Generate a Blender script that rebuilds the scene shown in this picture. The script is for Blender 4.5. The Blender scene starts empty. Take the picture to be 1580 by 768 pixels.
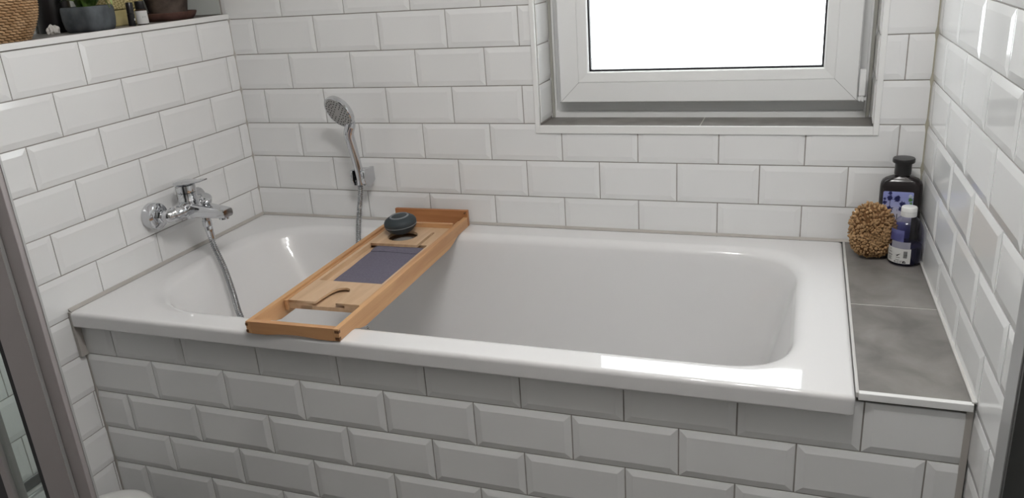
import bpy, bmesh, math, random
from mathutils import Vector, Matrix, Euler
random.seed(7)
PI = math.pi
SC = bpy.context.scene
COL = SC.collection
H0 = 0.685                    # height of the grout line just above the tub rim
RIM = 0.600                   # tub rim height

# ---------------------------------------------------------------- camera
cam = bpy.data.cameras.new('camera')
cam.sensor_fit = 'HORIZONTAL'; cam.sensor_width = 36.0
cam.lens = 36.0 * 1239.7 / 1580.0
cam.clip_start = 0.02; cam.clip_end = 60
camo = bpy.data.objects.new('camera', cam); COL.objects.link(camo)
camo.location = (1.57803, -1.99136, 0.61460 + H0)
camo.rotation_euler = (1.22245, 0.06619, 0.33847)
SC.camera = camo

# ---------------------------------------------------------------- sky, daylight, exposure
world = bpy.data.worlds.new('overcast_sky'); SC.world = world
world.use_nodes = True
_bg = world.node_tree.nodes['Background']
_bg.inputs['Color'].default_value = (0.93, 0.965, 1.0, 1)
_bg.inputs['Strength'].default_value = 4.6
SC.view_settings.view_transform = 'Standard'
SC.view_settings.look = 'None'
SC.view_settings.exposure = 0.50
SC.view_settings.gamma = 1.0
SC.view_settings.use_curve_mapping = False
BULB_POWER = 7.6
BULB_COLOR = (1.0, 0.98, 0.965)

# ================================================================ helpers
def mat(name, col, rough=0.5, metal=0.0, trans=0.0, ior=1.45, coat=0.0, alpha=1.0):
    m = bpy.data.materials.new(name); m.use_nodes = True
    b = m.node_tree.nodes['Principled BSDF']
    b.inputs['Base Color'].default_value = (*col, 1)
    b.inputs['Roughness'].default_value = rough
    b.inputs['Metallic'].default_value = metal
    b.inputs['Transmission Weight'].default_value = trans
    b.inputs['IOR'].default_value = ior
    b.inputs['Coat Weight'].default_value = coat
    return m

def noise_color(m, c1, c2, scale=8.0, detail=6.0, stretch=(1, 1, 1), lo=0.35, hi=0.65, bump=0.0, bscale=None, dist=0.0):
    nt = m.node_tree; b = nt.nodes['Principled BSDF']
    tc = nt.nodes.new('ShaderNodeTexCoord')
    mp = nt.nodes.new('ShaderNodeMapping'); mp.inputs['Scale'].default_value = stretch
    n = nt.nodes.new('ShaderNodeTexNoise'); n.inputs['Scale'].default_value = scale
    n.inputs['Detail'].default_value = detail; n.inputs['Distortion'].default_value = dist
    r = nt.nodes.new('ShaderNodeValToRGB')
    r.color_ramp.elements[0].position = lo; r.color_ramp.elements[1].position = hi
    r.color_ramp.elements[0].color = (*c1, 1); r.color_ramp.elements[1].color = (*c2, 1)
    nt.links.new(tc.outputs['Object'], mp.inputs['Vector']); nt.links.new(mp.outputs['Vector'], n.inputs['Vector'])
    nt.links.new(n.outputs['Fac'], r.inputs['Fac']); nt.links.new(r.outputs['Color'], b.inputs['Base Color'])
    if bump:
        bp = nt.nodes.new('ShaderNodeBump'); bp.inputs['Strength'].default_value = bump
        bp.inputs['Distance'].default_value = 0.002
        if bscale:
            n2 = nt.nodes.new('ShaderNodeTexNoise'); n2.inputs['Scale'].default_value = bscale
            nt.links.new(mp.outputs['Vector'], n2.inputs['Vector']); nt.links.new(n2.outputs['Fac'], bp.inputs['Height'])
        else:
            nt.links.new(n.outputs['Fac'], bp.inputs['Height'])
        nt.links.new(bp.outputs['Normal'], b.inputs['Normal'])
    return m

class MB:
    """collects geometry for ONE mesh"""
    def __init__(s): s.v = []; s.f = []
    def add(s, vs, fs):
        k = len(s.v); s.v += [tuple(p) for p in vs]; s.f += [tuple(i + k for i in f) for f in fs]; return s
    def box(s, x0, x1, y0, y1, z0, z1):
        v = [(x, y, z) for z in (z0, z1) for y in (y0, y1) for x in (x0, x1)]
        return s.add(v, [(0, 2, 3, 1), (4, 5, 7, 6), (0, 1, 5, 4), (2, 6, 7, 3), (0, 4, 6, 2), (1, 3, 7, 5)])
    def rings(s, rings, cap0=True, cap1=True, closed=True):
        n = len(rings[0]); k = len(s.v)
        for r in rings: s.v += [tuple(p) for p in r]
        for i in range(len(rings) - 1):
            for j in range(n if closed else n - 1):
                a = k + i * n + j; b = k + i * n + (j + 1) % n
                s.f.append((a, b, b + n, a + n))
        if cap0: s.f.append(tuple(k + j for j in reversed(range(n))))
        if cap1: s.f.append(tuple(k + (len(rings) - 1) * n + j for j in range(n)))
        return s
    def lathe(s, prof, n=32, M=None, cap0=True, cap1=True):
        M = M or Matrix()
        R = [[M @ Vector((r * math.cos(2 * PI * j / n), r * math.sin(2 * PI * j / n), z)) for j in range(n)] for r, z in prof]
        return s.rings(R, cap0, cap1)
    def tube(s, pts, rad, n=12, caps=True):
        pts = [Vector(p) for p in pts]; N = len(pts)
        rad = rad if isinstance(rad, (list, tuple)) else [rad] * N
        t0 = (pts[1] - pts[0]).normalized()
        up = Vector((0, 0, 1)) if abs(t0.z) < 0.9 else Vector((1, 0, 0))
        a = t0.cross(up).normalized(); R = []
        for i in range(N):
            t = (pts[min(i + 1, N - 1)] - pts[max(i - 1, 0)]).normalized()
            a = (a - t * a.dot(t)).normalized(); b = t.cross(a)
            R.append([pts[i] + rad[i] * (math.cos(2 * PI * j / n) * a + math.sin(2 * PI * j / n) * b) for j in range(n)])
        return s.rings(R, caps, caps)
    def mesh(s, name):
        me = bpy.data.meshes.new(name); me.from_pydata(s.v, [], s.f); me.update()
        bm = bmesh.new(); bm.from_mesh(me); bmesh.ops.recalc_face_normals(bm, faces=bm.faces); bm.to_mesh(me); bm.free()
        return me

def obj(name, me, material=None, parent=None, smooth=False, bevel=0.0, seg=2, angle=40, M=None):
    if isinstance(me, MB): me = me.mesh(name)
    o = bpy.data.objects.new(name, me); COL.objects.link(o)
    if material and not me.materials: me.materials.append(material)
    if smooth:
        me.polygons.foreach_set('use_smooth', [True] * len(me.polygons))
        me.set_sharp_from_angle(angle=math.radians(angle))
    if bevel:
        b = o.modifiers.new('edge', 'BEVEL'); b.width = bevel; b.segments = seg; b.limit_method = 'ANGLE'
        b.angle_limit = math.radians(40); b.harden_normals = False
    if parent: o.parent = parent
    if M is not None: o.matrix_local = M
    return o

def thing(name, label, cat, loc=(0, 0, 0), rot=(0, 0, 0), group=None):
    o = bpy.data.objects.new(name, None); COL.objects.link(o); o.empty_display_size = 0.05
    o.location = loc; o.rotation_euler = rot
    return tag(o, label, cat, group)
def tag(o, label, cat, group=None):
    o['label'] = label; o['category'] = cat
    if group: o['group'] = group
    return o
def struct(o, label=None):
    o['kind'] = 'structure'
    if label: o['label'] = label
    return o

def flat(outlines, thick, name='flat', bev=0.0, res=8):
    """solid plate from 2D closed outlines (later ones cut holes), z from 0 to thick"""
    cu = bpy.data.curves.new(name, 'CURVE'); cu.dimensions = '2D'; cu.fill_mode = 'BOTH'
    cu.extrude = max(thick / 2 - bev, 0); cu.bevel_depth = bev; cu.bevel_resolution = 1; cu.resolution_u = res
    for pts in outlines:
        sp = cu.splines.new('POLY'); sp.points.add(len(pts) - 1); sp.use_cyclic_u = True
        for p, q in zip(sp.points, pts): p.co = (q[0], q[1], 0, 1)
    return curve_mesh(cu, name, thick / 2)
def text_mesh(txt, size, thick=0.0002, name='lettering', align='CENTER'):
    cu = bpy.data.curves.new(name, 'FONT'); cu.body = txt; cu.size = size; cu.extrude = thick / 2; cu.align_x = align; cu.resolution_u = 3
    return curve_mesh(cu, name, 0)
def curve_mesh(cu, name, dz):
    tmp = bpy.data.objects.new('tmp_curve', cu); COL.objects.link(tmp)
    dg = bpy.context.evaluated_depsgraph_get(); dg.update()
    me = bpy.data.meshes.new_from_object(tmp.evaluated_get(dg)); me.name = name
    bpy.data.objects.remove(tmp); bpy.data.curves.remove(cu)
    if dz: me.transform(Matrix.Translation((0, 0, dz)))
    me.materials.clear()
    return me
def arc(cx, cy, r, a0, a1, n=12):
    return [(cx + r * math.cos(a0 + (a1 - a0) * i / n), cy + r * math.sin(a0 + (a1 - a0) * i / n)) for i in range(n + 1)]
def rrect(x0, x1, y0, y1, r, k=8):
    return (arc(x1 - r, y0 + r, r, -PI / 2, 0, k) + arc(x1 - r, y1 - r, r, 0, PI / 2, k)
            + arc(x0 + r, y1 - r, r, PI / 2, PI, k) + arc(x0 + r, y0 + r, r, PI, 1.5 * PI, k))
def spline(P, n):
    P = [Vector(p) for p in P]; out = []
    Q = [2 * P[0] - P[1]] + P + [2 * P[-1] - P[-2]]
    for i in range(1, len(Q) - 2):
        a, b, c, d = Q[i - 1:i + 3]
        for k in range(n):
            t = k / n
            out.append(0.5 * ((2 * b) + (c - a) * t + (2 * a - 5 * b + 4 * c - d) * t * t + (3 * b - a - 3 * c + d) * t ** 3))
    out.append(P[-1]); return out
def frame(u, v, n, o=(0, 0, 0)):
    M = Matrix((u, v, n)).transposed().to_4x4(); M.translation = Vector(o); return M

# ================================================================ materials
M_TILE = mat('glazed_white_tile', (0.80, 0.80, 0.785), 0.09)
noise_color(M_TILE, (0.785, 0.787, 0.785), (0.815, 0.817, 0.815), 3.0, 2, bump=0.03, bscale=26)
M_GROUT = mat('grey_grout', (0.36, 0.335, 0.31), 0.9)
noise_color(M_GROUT, (0.33, 0.305, 0.285), (0.40, 0.375, 0.35), 30, 4)
M_CAULK = mat('grey_silicone', (0.45, 0.425, 0.395), 0.45)
M_WCAULK = mat('pale_silicone', (0.55, 0.54, 0.52), 0.4)
M_TUB = mat('white_enamel', (0.735, 0.73, 0.73), 0.045, coat=0.2)
M_PROFILE = mat('white_edge_profile', (0.80, 0.80, 0.79), 0.3)
M_PVC = mat('white_window_plastic', (0.78, 0.785, 0.78), 0.32)
M_GASKET = mat('black_rubber_gasket', (0.012, 0.011, 0.014), 0.5)
M_STONE = mat('grey_stone_tile', (0.2, 0.19, 0.18), 0.45)
noise_color(M_STONE, (0.135, 0.126, 0.118), (0.255, 0.24, 0.226), 12, 12, lo=0.3, hi=0.72, bump=0.08, dist=0.4)
M_STONEJOINT = mat('pale_joint', (0.6, 0.585, 0.55), 0.8)
M_PLASTER = mat('pale_green_grey_paint', (0.56, 0.585, 0.56), 0.75)
M_CEIL = mat('white_paint', (0.8, 0.8, 0.78), 0.8)
M_FLOOR = mat('dark_floor_tile', (0.16, 0.15, 0.145), 0.4)
noise_color(M_FLOOR, (0.12, 0.115, 0.11), (0.2, 0.19, 0.18), 5, 8)
M_CHROME = mat('chrome', (0.64, 0.65, 0.67), 0.06, 1.0)
M_HOSE = mat('metal_hose', (0.36, 0.37, 0.38), 0.2, 1.0)
M_FACE = mat('grey_spray_face', (0.50, 0.50, 0.49), 0.45)
M_NOZ = mat('dark_nozzle', (0.03, 0.027, 0.025), 0.6)
M_ALU = mat('satin_grey_aluminium', (0.42, 0.385, 0.385), 0.42, 0.4)
M_ALULIGHT = mat('bright_aluminium', (0.55, 0.55, 0.55), 0.35, 0.6)
M_SHADEDALU = mat('shaded_grey_aluminium', (0.06, 0.062, 0.06), 0.5, 0.3)  # grey aluminium with shade put into the colour
M_BLACK = mat('black_plastic', (0.012, 0.011, 0.012), 0.3)

def wood(name, c1, c2, stretch):
    m = mat(name, c1, 0.42)
    return noise_color(m, c1, c2, 14, 6, stretch, 0.32, 0.7, bump=0.05, dist=0.6)
M_WOODY = wood('bamboo_along', (0.46, 0.235, 0.105), (0.62, 0.36, 0.175), (3.2, 0.22, 3.2))
M_WOODX = wood('bamboo_across', (0.45, 0.225, 0.10), (0.60, 0.34, 0.165), (0.22, 3.2, 3.2))
M_WOODP = wood('bamboo_panel', (0.50, 0.325, 0.19), (0.64, 0.45, 0.29), (3.0, 0.25, 3.0))
M_WOODB = wood('bamboo_dark_board', (0.34, 0.135, 0.05), (0.47, 0.215, 0.085), (0.25, 3.0, 3.0))
M_ENDGRAIN = mat('bamboo_end_grain', (0.12, 0.05, 0.02), 0.6)
noise_color(M_ENDGRAIN, (0.10, 0.042, 0.016), (0.17, 0.075, 0.03), 120, 3)

# window glass: clear pane (transparent with a fresnel gloss)
def pane(name, tint, gloss=0.03):
    m = bpy.data.materials.new(name); m.use_nodes = True; nt = m.node_tree
    nt.nodes.remove(nt.nodes['Principled BSDF']); out = nt.nodes['Material Output']
    t = nt.nodes.new('ShaderNodeBsdfTransparent'); t.inputs['Color'].default_value = (*tint, 1)
    g = nt.nodes.new('ShaderNodeBsdfGlossy'); g.inputs['Roughness'].default_value = gloss
    lw = nt.nodes.new('ShaderNodeLayerWeight'); lw.inputs['Blend'].default_value = 0.5
    pw = nt.nodes.new('ShaderNodeMath'); pw.operation = 'POWER'; pw.inputs[1].default_value = 5.0
    ma = nt.nodes.new('ShaderNodeMath'); ma.operation = 'MULTIPLY_ADD'; ma.inputs[1].default_value = 0.9; ma.inputs[2].default_value = 0.04
    mx = nt.nodes.new('ShaderNodeMixShader')
    nt.links.new(lw.outputs['Facing'], pw.inputs[0]); nt.links.new(pw.outputs[0], ma.inputs[0]); nt.links.new(ma.outputs[0], mx.inputs[0])
    nt.links.new(t.outputs[0], mx.inputs[1]); nt.links.new(g.outputs[0], mx.inputs[2])
    nt.links.new(mx.outputs[0], out.inputs['Surface']); return m
M_GLASS = pane('clear_glass', (0.97, 0.98, 0.97))
M_SHGLASS = pane('greenish_shower_glass', (0.82, 0.87, 0.85), 0.05)

# ================================================================ tiles
TW, TH, JT = 0.2, 0.1, 0.0026
BEV, RISE, EDGE = 0.0135, 0.0021, 0.0016
_tile_cache = {}
def tile_mesh(rects, RISE):
    """rects: clip rectangles relative to the full tile's centre"""
    key = (RISE,) + tuple(tuple(round(x, 4) for x in r) for r in rects)
    if key in _tile_cache: return _tile_cache[key]
    A, B, C, D = -TW / 2 + JT / 2, TW / 2 - JT / 2, -TH / 2 + JT / 2, TH / 2 - JT / 2
    mb = MB()
    h = lambda x, y: EDGE + RISE * min(1.0, max(0.0, min(x - A, B - x, y - C, D - y) / BEV))
    for (a, b, c, d) in rects:
        xs = sorted({a, b} | {t for t in (A + BEV, B - BEV) if a + 1e-4 < t < b - 1e-4})
        ys = sorted({c, d} | {t for t in (C + BEV, D - BEV) if c + 1e-4 < t < d - 1e-4})
        nx, ny = len(xs), len(ys)
        vs = [(x, y, h(x, y)) for y in ys for x in xs]; fs = []
        for j in range(ny - 1):
            for i in range(nx - 1):
                p = [j * nx + i, j * nx + i + 1, (j + 1) * nx + i + 1, (j + 1) * nx + i]
                left, right = xs[i] < A + BEV - 1e-5, xs[i + 1] > B - BEV + 1e-5
                low, high = ys[j] < C + BEV - 1e-5, ys[j + 1] > D - BEV + 1e-5
                if (left and low) or (right and high): fs += [(p[0], p[1], p[2]), (p[0], p[2], p[3])]
                elif (right and low) or (left and high): fs += [(p[0], p[1], p[3]), (p[1], p[2], p[3])]
                else: fs.append(tuple(p))
        loop = [i for i in range(nx)] + [(j + 1) * nx - 1 for j in range(1, ny)] + [(ny - 1) * nx + i for i in range(nx - 2, -1, -1)] + [j * nx for j in range(ny - 2, 0, -1)]
        k = len(vs)
        vs += [(vs[i][0], vs[i][1], -0.0008) for i in loop]; L = len(loop)
        fs += [(loop[i], k + i, k + (i + 1) % L, loop[(i + 1) % L]) for i in range(L)]
        mb.add(vs, fs)
    me = bpy.data.meshes.new('tile'); me.from_pydata(mb.v, [], mb.f); me.update(); me.materials.append(M_TILE)
    _tile_cache[key] = me
    return me
def minus(r, hrect):
    a, b, c, d = r; A, B, C, D = hrect
    if b <= A or a >= B or d <= C or c >= D: return [r]
    out = []
    if c < C: out.append((a, b, c, C))
    if d > D: out.append((a, b, D, d))
    c2, d2 = max(c, C), min(d, D)
    if a < A: out.append((a, A, c2, d2))
    if b > B: out.append((B, b, c2, d2))
    return out
def tile_wall(parent, origin, u, v, n, u0, u1, v0, v1, even, odd, holes=(), g=0.0013, rise=RISE):
    """rows lie between grout lines at v = 0.1 k; even/odd are joint offsets per row"""
    u, v, n = Vector(u), Vector(v), Vector(n)
    r0, r1 = math.floor(v0 / TH + 1e-6), math.ceil(v1 / TH - 1e-6)
    for k in range(r0, r1):
        row = k + 1
        off = even if row % 2 == 0 else odd
        i0 = math.floor((u0 - off) / TW); i1 = math.ceil((u1 - off) / TW)
        for i in range(i0, i1):
            cx, cy = off + (i + 0.5) * TW, (k + 0.5) * TH
            full = (cx - TW / 2 + JT / 2, cx + TW / 2 - JT / 2, cy - TH / 2 + JT / 2, cy + TH / 2 - JT / 2)
            r = (max(full[0], u0 + g), min(full[1], u1 - g), max(full[2], v0 + g), min(full[3], v1 - g))
            if r[1] - r[0] < 0.006 or r[3] - r[2] < 0.006: continue
            rs = [r]
            for hr in holes: rs = [q for p in rs for q in minus(p, hr)]
            rs = [q for q in rs if q[1] - q[0] > 0.003 and q[3] - q[2] > 0.003]
            if not rs: continue
            me = tile_mesh([(q[0] - cx, q[1] - cx, q[2] - cy, q[3] - cy) for q in rs], rise)
            o = bpy.data.objects.new('tile', me); COL.objects.link(o); o.parent = parent
            o.matrix_local = frame(u, v, n, Vector(origin) + u * cx + v * cy)

X_, Y_, Z_ = Vector((1, 0, 0)), Vector((0, 1, 0)), Vector((0, 0, 1))
CEIL = 2.42
YF = -2.75                      # wall behind the camera
W0, SKEW = 1.8427, 0.020        # right wall, a touch out of square
D_ = 0.7311                     # tub apron plane
LEDGE = H0 + 0.515
XLW = -0.26                     # wall above the ledge

# ================================================================ structure
struct(obj('floor', MB().box(XLW - 0.1, 2.1, YF - 0.1, 0.3, -0.1, 0.0), M_FLOOR), 'dark grey bathroom floor')
struct(obj('ceiling', MB().box(XLW - 0.1, 2.1, YF - 0.1, 0.3, CEIL, CEIL + 0.1), M_CEIL), 'white ceiling')
struct(obj('wall_front', MB().box(XLW - 0.1, 2.1, YF - 0.1, YF, 0, CEIL), mat('grey_wall', (0.38, 0.37, 0.36), 0.7)), 'grey wall behind the camera')
# back wall with the window opening
WX0, WX1, WZ0, WZ1 = 0.927, 1.728, H0 + 0.188, H0 + 0.98
wb = MB()
wb.box(XLW - 0.1, WX0, 0, 0.27, 0, CEIL); wb.box(WX1, 2.1, 0, 0.27, 0, CEIL)
wb.box(WX0, WX1, 0, 0.27, 0, WZ0); wb.box(WX0, WX1, 0, 0.27, WZ1, CEIL)
wall_back = struct(obj('wall_back', wb, M_GROUT), 'back wall of white bevelled metro tiles around the window')
TR = 0.0125
hole = (WX0 - TR, WX1 + TR, WZ0 - H0 - TR, WZ1 - H0 + TR)
tile_wall(wall_back, (0, 0, H0), X_, Z_, -Y_, 0.004, W0 - 0.005, -0.1, 0.5, 0.184, 0.0825, [hole])
tile_wall(wall_back, (0, 0, H0), X_, Z_, -Y_, -0.019, W0 - 0.005, 0.5, 1.70, 0.184, 0.0825, [hole])
# reveals: tiles on both cheeks of the opening
REV = 0.112
tile_wall(wall_back, (WX0, 0, H0), Y_, Z_, X_, 0.004, REV, WZ0 - H0 + 0.008, WZ1 - H0, -0.03, -0.03)
tile_wall(wall_back, (WX1, 0, H0), -Y_, Z_, -X_, -REV, -0.004, WZ0 - H0 + 0.008, WZ1 - H0, -0.17, -0.17)
for (a, b) in ((WX0 + 0.001, 1.3365), (1.3390, WX1 - 0.001)):
    obj('sill_tile', MB().box(a, b, -0.001, 0.125, WZ0, WZ0 + 0.008), M_STONE, wall_back)
obj('sill_joint', MB().box(1.3365, 1.3390, -0.001, 0.125, WZ0, WZ0 + 0.0072), M_STONEJOINT, wall_back)
# painted strip of the back wall behind the ledge
struct(obj('wall_plaster', MB().box(XLW, -0.021, -0.003, -0.0005, LEDGE + 0.001, CEIL), M_PLASTER), 'pale green-grey painted strip of wall at the end of the ledge')
# left half-height wall
wall_left = struct(obj('wall_left', MB().box(XLW - 0.1, 0, YF, -0.0005, 0, LEDGE - 0.013), M_GROUT), 'left half-height wall of white bevelled metro tiles')
tile_wall(wall_left, (0, 0, H0), Y_, Z_, X_, -2.25, -0.004, -0.685, 0.5, -0.041, -0.141)
yy = -0.002
for k in range(4):
    obj('ledge_tile', MB().box(XLW, -0.006, yy - 0.597, yy, LEDGE - 0.013, LEDGE - 0.003), M_STONE, wall_left); yy -= 0.6
struct(obj('wall_left_upper', MB().box(XLW - 0.1, XLW, YF, -0.0005, LEDGE - 0.01, CEIL), M_PLASTER), 'painted wall above the ledge')
# right wall
ang = math.atan(SKEW)
wall_right = struct(obj('wall_right', MB().box(-3.0, 0.0, -0.12, -0.0, -H0, CEIL - H0), M_GROUT), 'right wall of white bevelled metro tiles')
# local x runs towards the back wall, local y points into the room
ux = Vector((-SKEW, 1, 0)).normalized(); nx_ = Vector((-ux.y, ux.x, 0))
wall_right.matrix_world = frame(ux, nx_, Z_, (W0, 0, H0))
tile_wall(wall_right, (0, 0, 0), -X_, Z_, Y_, 0.005, 1.72, -0.485, 1.0, 0.135, 0.235)
# tiled apron in front of the tub and the block under the shelf
ap = MB().box(0.0005, 1.853, -D_, -D_ + 0.022, 0, H0 - 0.106)
ap.box(1.690, 1.848, -D_ + 0.022, -0.0005, 0, RIM - 0.011)
wall_apron = struct(obj('wall_apron', ap, M_GROUT), 'tiled tub front and stone-topped shelf block')
tile_wall(wall_apron, (0, -D_, H0), X_, Z_, -Y_, 0.007, 1.848, -0.685, -0.104, 0.196, 0.0964, rise=0.0031)
SHX0, SHX1 = 1.6865, 1.8430
for (a, b, e) in ((-0.378, -0.006, 0.0), (-0.738, -0.381, 0.007)):
    s = flat([[(SHX0, a), (SHX1 + e, a), (SHX1, b), (SHX0, b)]], 0.011, 'shelf_tile')
    obj('shelf_tile', s, M_STONE, wall_apron, M=Matrix.Translation((0, 0, RIM - 0.011)))
obj('shelf_joint', MB().box(SHX0, SHX1 + 0.003, -0.381, -0.378, RIM - 0.011, RIM - 0.0005), M_STONEJOINT, wall_apron)

# ---- trims: white edge profiles and silicone joints
t1 = MB()
for (a, b, c, d) in ((WX0 - TR, WX0, WZ0 - TR, WZ1 + TR), (WX1, WX1 + TR, WZ0 - TR, WZ1 + TR), (WX0, WX1, WZ0 - TR, WZ0 + 0.008), (WX0, WX1, WZ1, WZ1 + TR)):
    t1.box(a, b, -0.007, 0.0035, c, d)
struct(obj('trim_1', t1, M_PROFILE, bevel=0.0012), 'white edge profile framing the window opening')
struct(obj('trim_2', MB().box(-0.007, 0.006, YF, -0.003, LEDGE - 0.0135, LEDGE), M_PROFILE, bevel=0.001), 'white edge profile along the ledge')
struct(obj('trim_3', MB().box(SHX0 - 0.001, SHX1 + 0.008, -0.7415, -0.731, RIM - 0.0125, RIM + 0.0005), M_PROFILE, bevel=0.001), 'white edge profile at the shelf front')
cz = MB()
cz.add([(0.0, -0.0045, RIM), (W0 - 0.005, -0.0045, RIM), (W0 - 0.005, -0.0045, RIM + 0.006), (0, -0.0045, RIM + 0.006), (0, -0.012, RIM + 0.0006), (W0 - 0.005, -0.012, RIM + 0.0006)],
       [(0, 1, 5, 4), (4, 5, 2, 3), (0, 4, 3), (1, 2, 5), (0, 3, 2, 1)])
struct(obj('trim_4', cz, M_CAULK), 'grey silicone joint between tub and back wall')
cz = MB()
cz.add([(0.0045, -0.75, RIM), (0.0045, -0.004, RIM), (0.0045, -0.004, RIM + 0.007), (0.0045, -0.75, RIM + 0.007), (0.013, -0.75, RIM + 0.0006), (0.013, -0.004, RIM + 0.0006)],
       [(0, 1, 5, 4), (4, 5, 2, 3), (0, 4, 3), (1, 2, 5), (0, 3, 2, 1)])
struct(obj('trim_5', cz, M_CAULK), 'grey silicone joint between tub and left wall')
struct(obj('trim_6', MB().add([(0, 0, RIM), (0.008, 0, RIM), (0, -0.008, RIM), (0, 0, LEDGE), (0.008, 0, LEDGE), (0, -0.008, LEDGE)],
       [(0, 2, 1), (3, 4, 5), (1, 2, 5, 4), (0, 1, 4, 3), (0, 3, 5, 2)]), M_CAULK), 'grey corner joint, left')
c1 = W0 + 0.001
struct(obj('trim_7', MB().add([(c1, 0, RIM), (c1 - 0.011, 0, RIM), (c1, -0.011, RIM), (c1, 0, CEIL), (c1 - 0.011, 0, CEIL), (c1, -0.011, CEIL)],
       [(0, 1, 2), (3, 5, 4), (1, 4, 5, 2), (0, 3, 4, 1), (0, 2, 5, 3)]), mat('yellowed_silicone', (0.40, 0.375, 0.30), 0.5)), 'grey corner joint, right')
struct(obj('trim_8', MB().box(0.0045, 0.0125, -0.753, -D_ - 0.0005, H0 - 0.2, RIM - 0.001).box(0.0005, 0.008, -D_ - 0.0055, -D_, 0.0, H0 - 0.2), M_CAULK), 'grey joint between apron and left wall')
struct(obj('trim_9', MB().box(1.843, 1.853, -D_ - 0.0055, -D_, 0.0, RIM - 0.014), M_CAULK), 'grey joint between apron and right wall')
cr = flat([[(1.8485, -0.737), (1.8555, -0.737), (W0, -0.004), (1.8355, -0.004)]], 0.003, 'trim')
struct(obj('trim_10', cr, M_WCAULK, M=Matrix.Translation((0, 0, RIM + 0.0002))), 'pale joint between shelf and right wall')
struct(obj('trim_11', MB().box(1.6815, 1.6865, -0.741, -0.006, RIM - 0.008, RIM + 0.0012), M_WCAULK, bevel=0.0008), 'pale joint between tub and shelf')

# ---- window
win = struct(bpy.data.objects.new('window_1', None), 'white plastic framed window letting in white daylight'); COL.objects.link(win)
win['kind'] = 'structure'
def ringframe(x0, x1, z0, z1, w, y0, y1):
    m = MB()
    o = [(x0, z0), (x1, z0), (x1, z1), (x0, z1)]; i = [(x0 + w, z0 + w), (x1 - w, z0 + w), (x1 - w, z1 - w), (x0 + w, z1 - w)]
    rings = [[(x, y0, z) for x, z in o], [(x, y1, z) for x, z in o], [(x, y1, z) for x, z in i], [(x, y0, z) for x, z in i], [(x, y0, z) for x, z in o]]
    return m.rings(rings, False, False)
FX0, FX1, FZ0, FZ1 = WX0 + 0.001, WX1 - 0.001, WZ0 + 0.008, WZ1 - 0.001
fr = obj('frame', ringframe(FX0, FX1, FZ0, FZ1, 0.052, 0.114, 0.185), M_PVC, win, bevel=0.003)
obj('frame_step', ringframe(FX0, FX1, FZ0, FZ1, 0.016, 0.103, 0.1145), M_PVC, win, bevel=0.004)
SX0, SX1, SZ0, SZ1 = 0.963, 1.694, H0 + 0.241, WZ1 - 0.035
# sash: stepped profile, built as mitred ring
sash = MB(); prof = [(0.0, 0.113), (0.0, 0.074), (0.003, 0.070), (0.052, 0.070), (0.0525, 0.0715), (0.0535, 0.0715), (0.054, 0.070), (0.0575, 0.0704), (0.0765, 0.0728), (0.079, 0.0755), (0.079, 0.113)]
rr = []
for (w, y) in prof + [prof[0]]:
    rr.append([(SX0 + w, y, SZ0 + w), (SX1 - w, y, SZ0 + w), (SX1 - w, y, SZ1 - w), (SX0 + w, y, SZ1 - w)])
sash.rings(rr, False, False)
so = obj('sash', sash, M_PVC, win)
for (p, q) in (((SX0, SZ0), (SX0 + 0.076, SZ0 + 0.076)), ((SX1, SZ0), (SX1 - 0.076, SZ0 + 0.076))):
    a = Vector((p[0], 0.0696, p[1])); b = a.lerp(Vector((q[0], 0.0696, q[1])), 0.70); d = (b - a).normalized()
    nrm = Vector((-d.z, 0, d.x)) * 0.0006
    obj('mitre_seam', MB().add([a - nrm, a + nrm, b + nrm, b - nrm, a - nrm + Y_ * .002, a + nrm + Y_ * .002, b + nrm + Y_ * .002, b - nrm + Y_ * .002],
        [(0, 1, 2, 3), (4, 7, 6, 5), (0, 4, 5, 1), (2, 6, 7, 3)]), mat('seam', (0.42, 0.42, 0.42), 0.6), so)
GX0, GX1, GZ0, GZ1 = SX0 + 0.079, SX1 - 0.079, SZ0 + 0.079, SZ1 - 0.079
obj('gasket', ringframe(GX0 - 0.001, GX1 + 0.001, GZ0 - 0.001, GZ1 + 0.001, 0.0055, 0.085, 0.097), M_GASKET, win)
obj('glass_pane', MB().box(GX0 + .002, GX1 - .002, 0.092, 0.0925, GZ0 + .002, GZ1 - .002), M_GLASS, win)
hg = obj('hinge', MB().box(1.695, 1.709, 0.058, 0.072, SZ0 + 0.014, SZ0 + 0.075), M_PVC, win, bevel=0.002)
hp = MB()
hp.lathe([(0.0055, 0), (0.0055, 0.012)], 12, frame(X_, Y_, Z_, (1.702, 0.065, SZ0 + 0.0015)))
hp.box(1.6975, 1.7000, 0.058, 0.066, SZ0 + 0.001, SZ0 + 0.0115).box(1.7035, 1.7060, 0.058, 0.066, SZ0 + 0.001, SZ0 + 0.0115)
hp.box(1.694, 1.712, 0.064, 0.105, SZ0 + 0.003, SZ0 + 0.010)
obj('hinge_pin', hp, M_PVC, hg)
# silicone bead between reveal tiles and frame
cb = MB().box(WX0 + 0.004, WX0 + 0.012, 0.098, 0.104, FZ0, FZ1).box(WX1 - 0.012, WX1 - 0.004, 0.098, 0.104, FZ0, FZ1)
struct(obj('trim_12', cb, mat('dull_grey_silicone', (0.36, 0.355, 0.32), 0.6), bevel=0.002), 'grey silicone bead beside the window frame')

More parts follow.
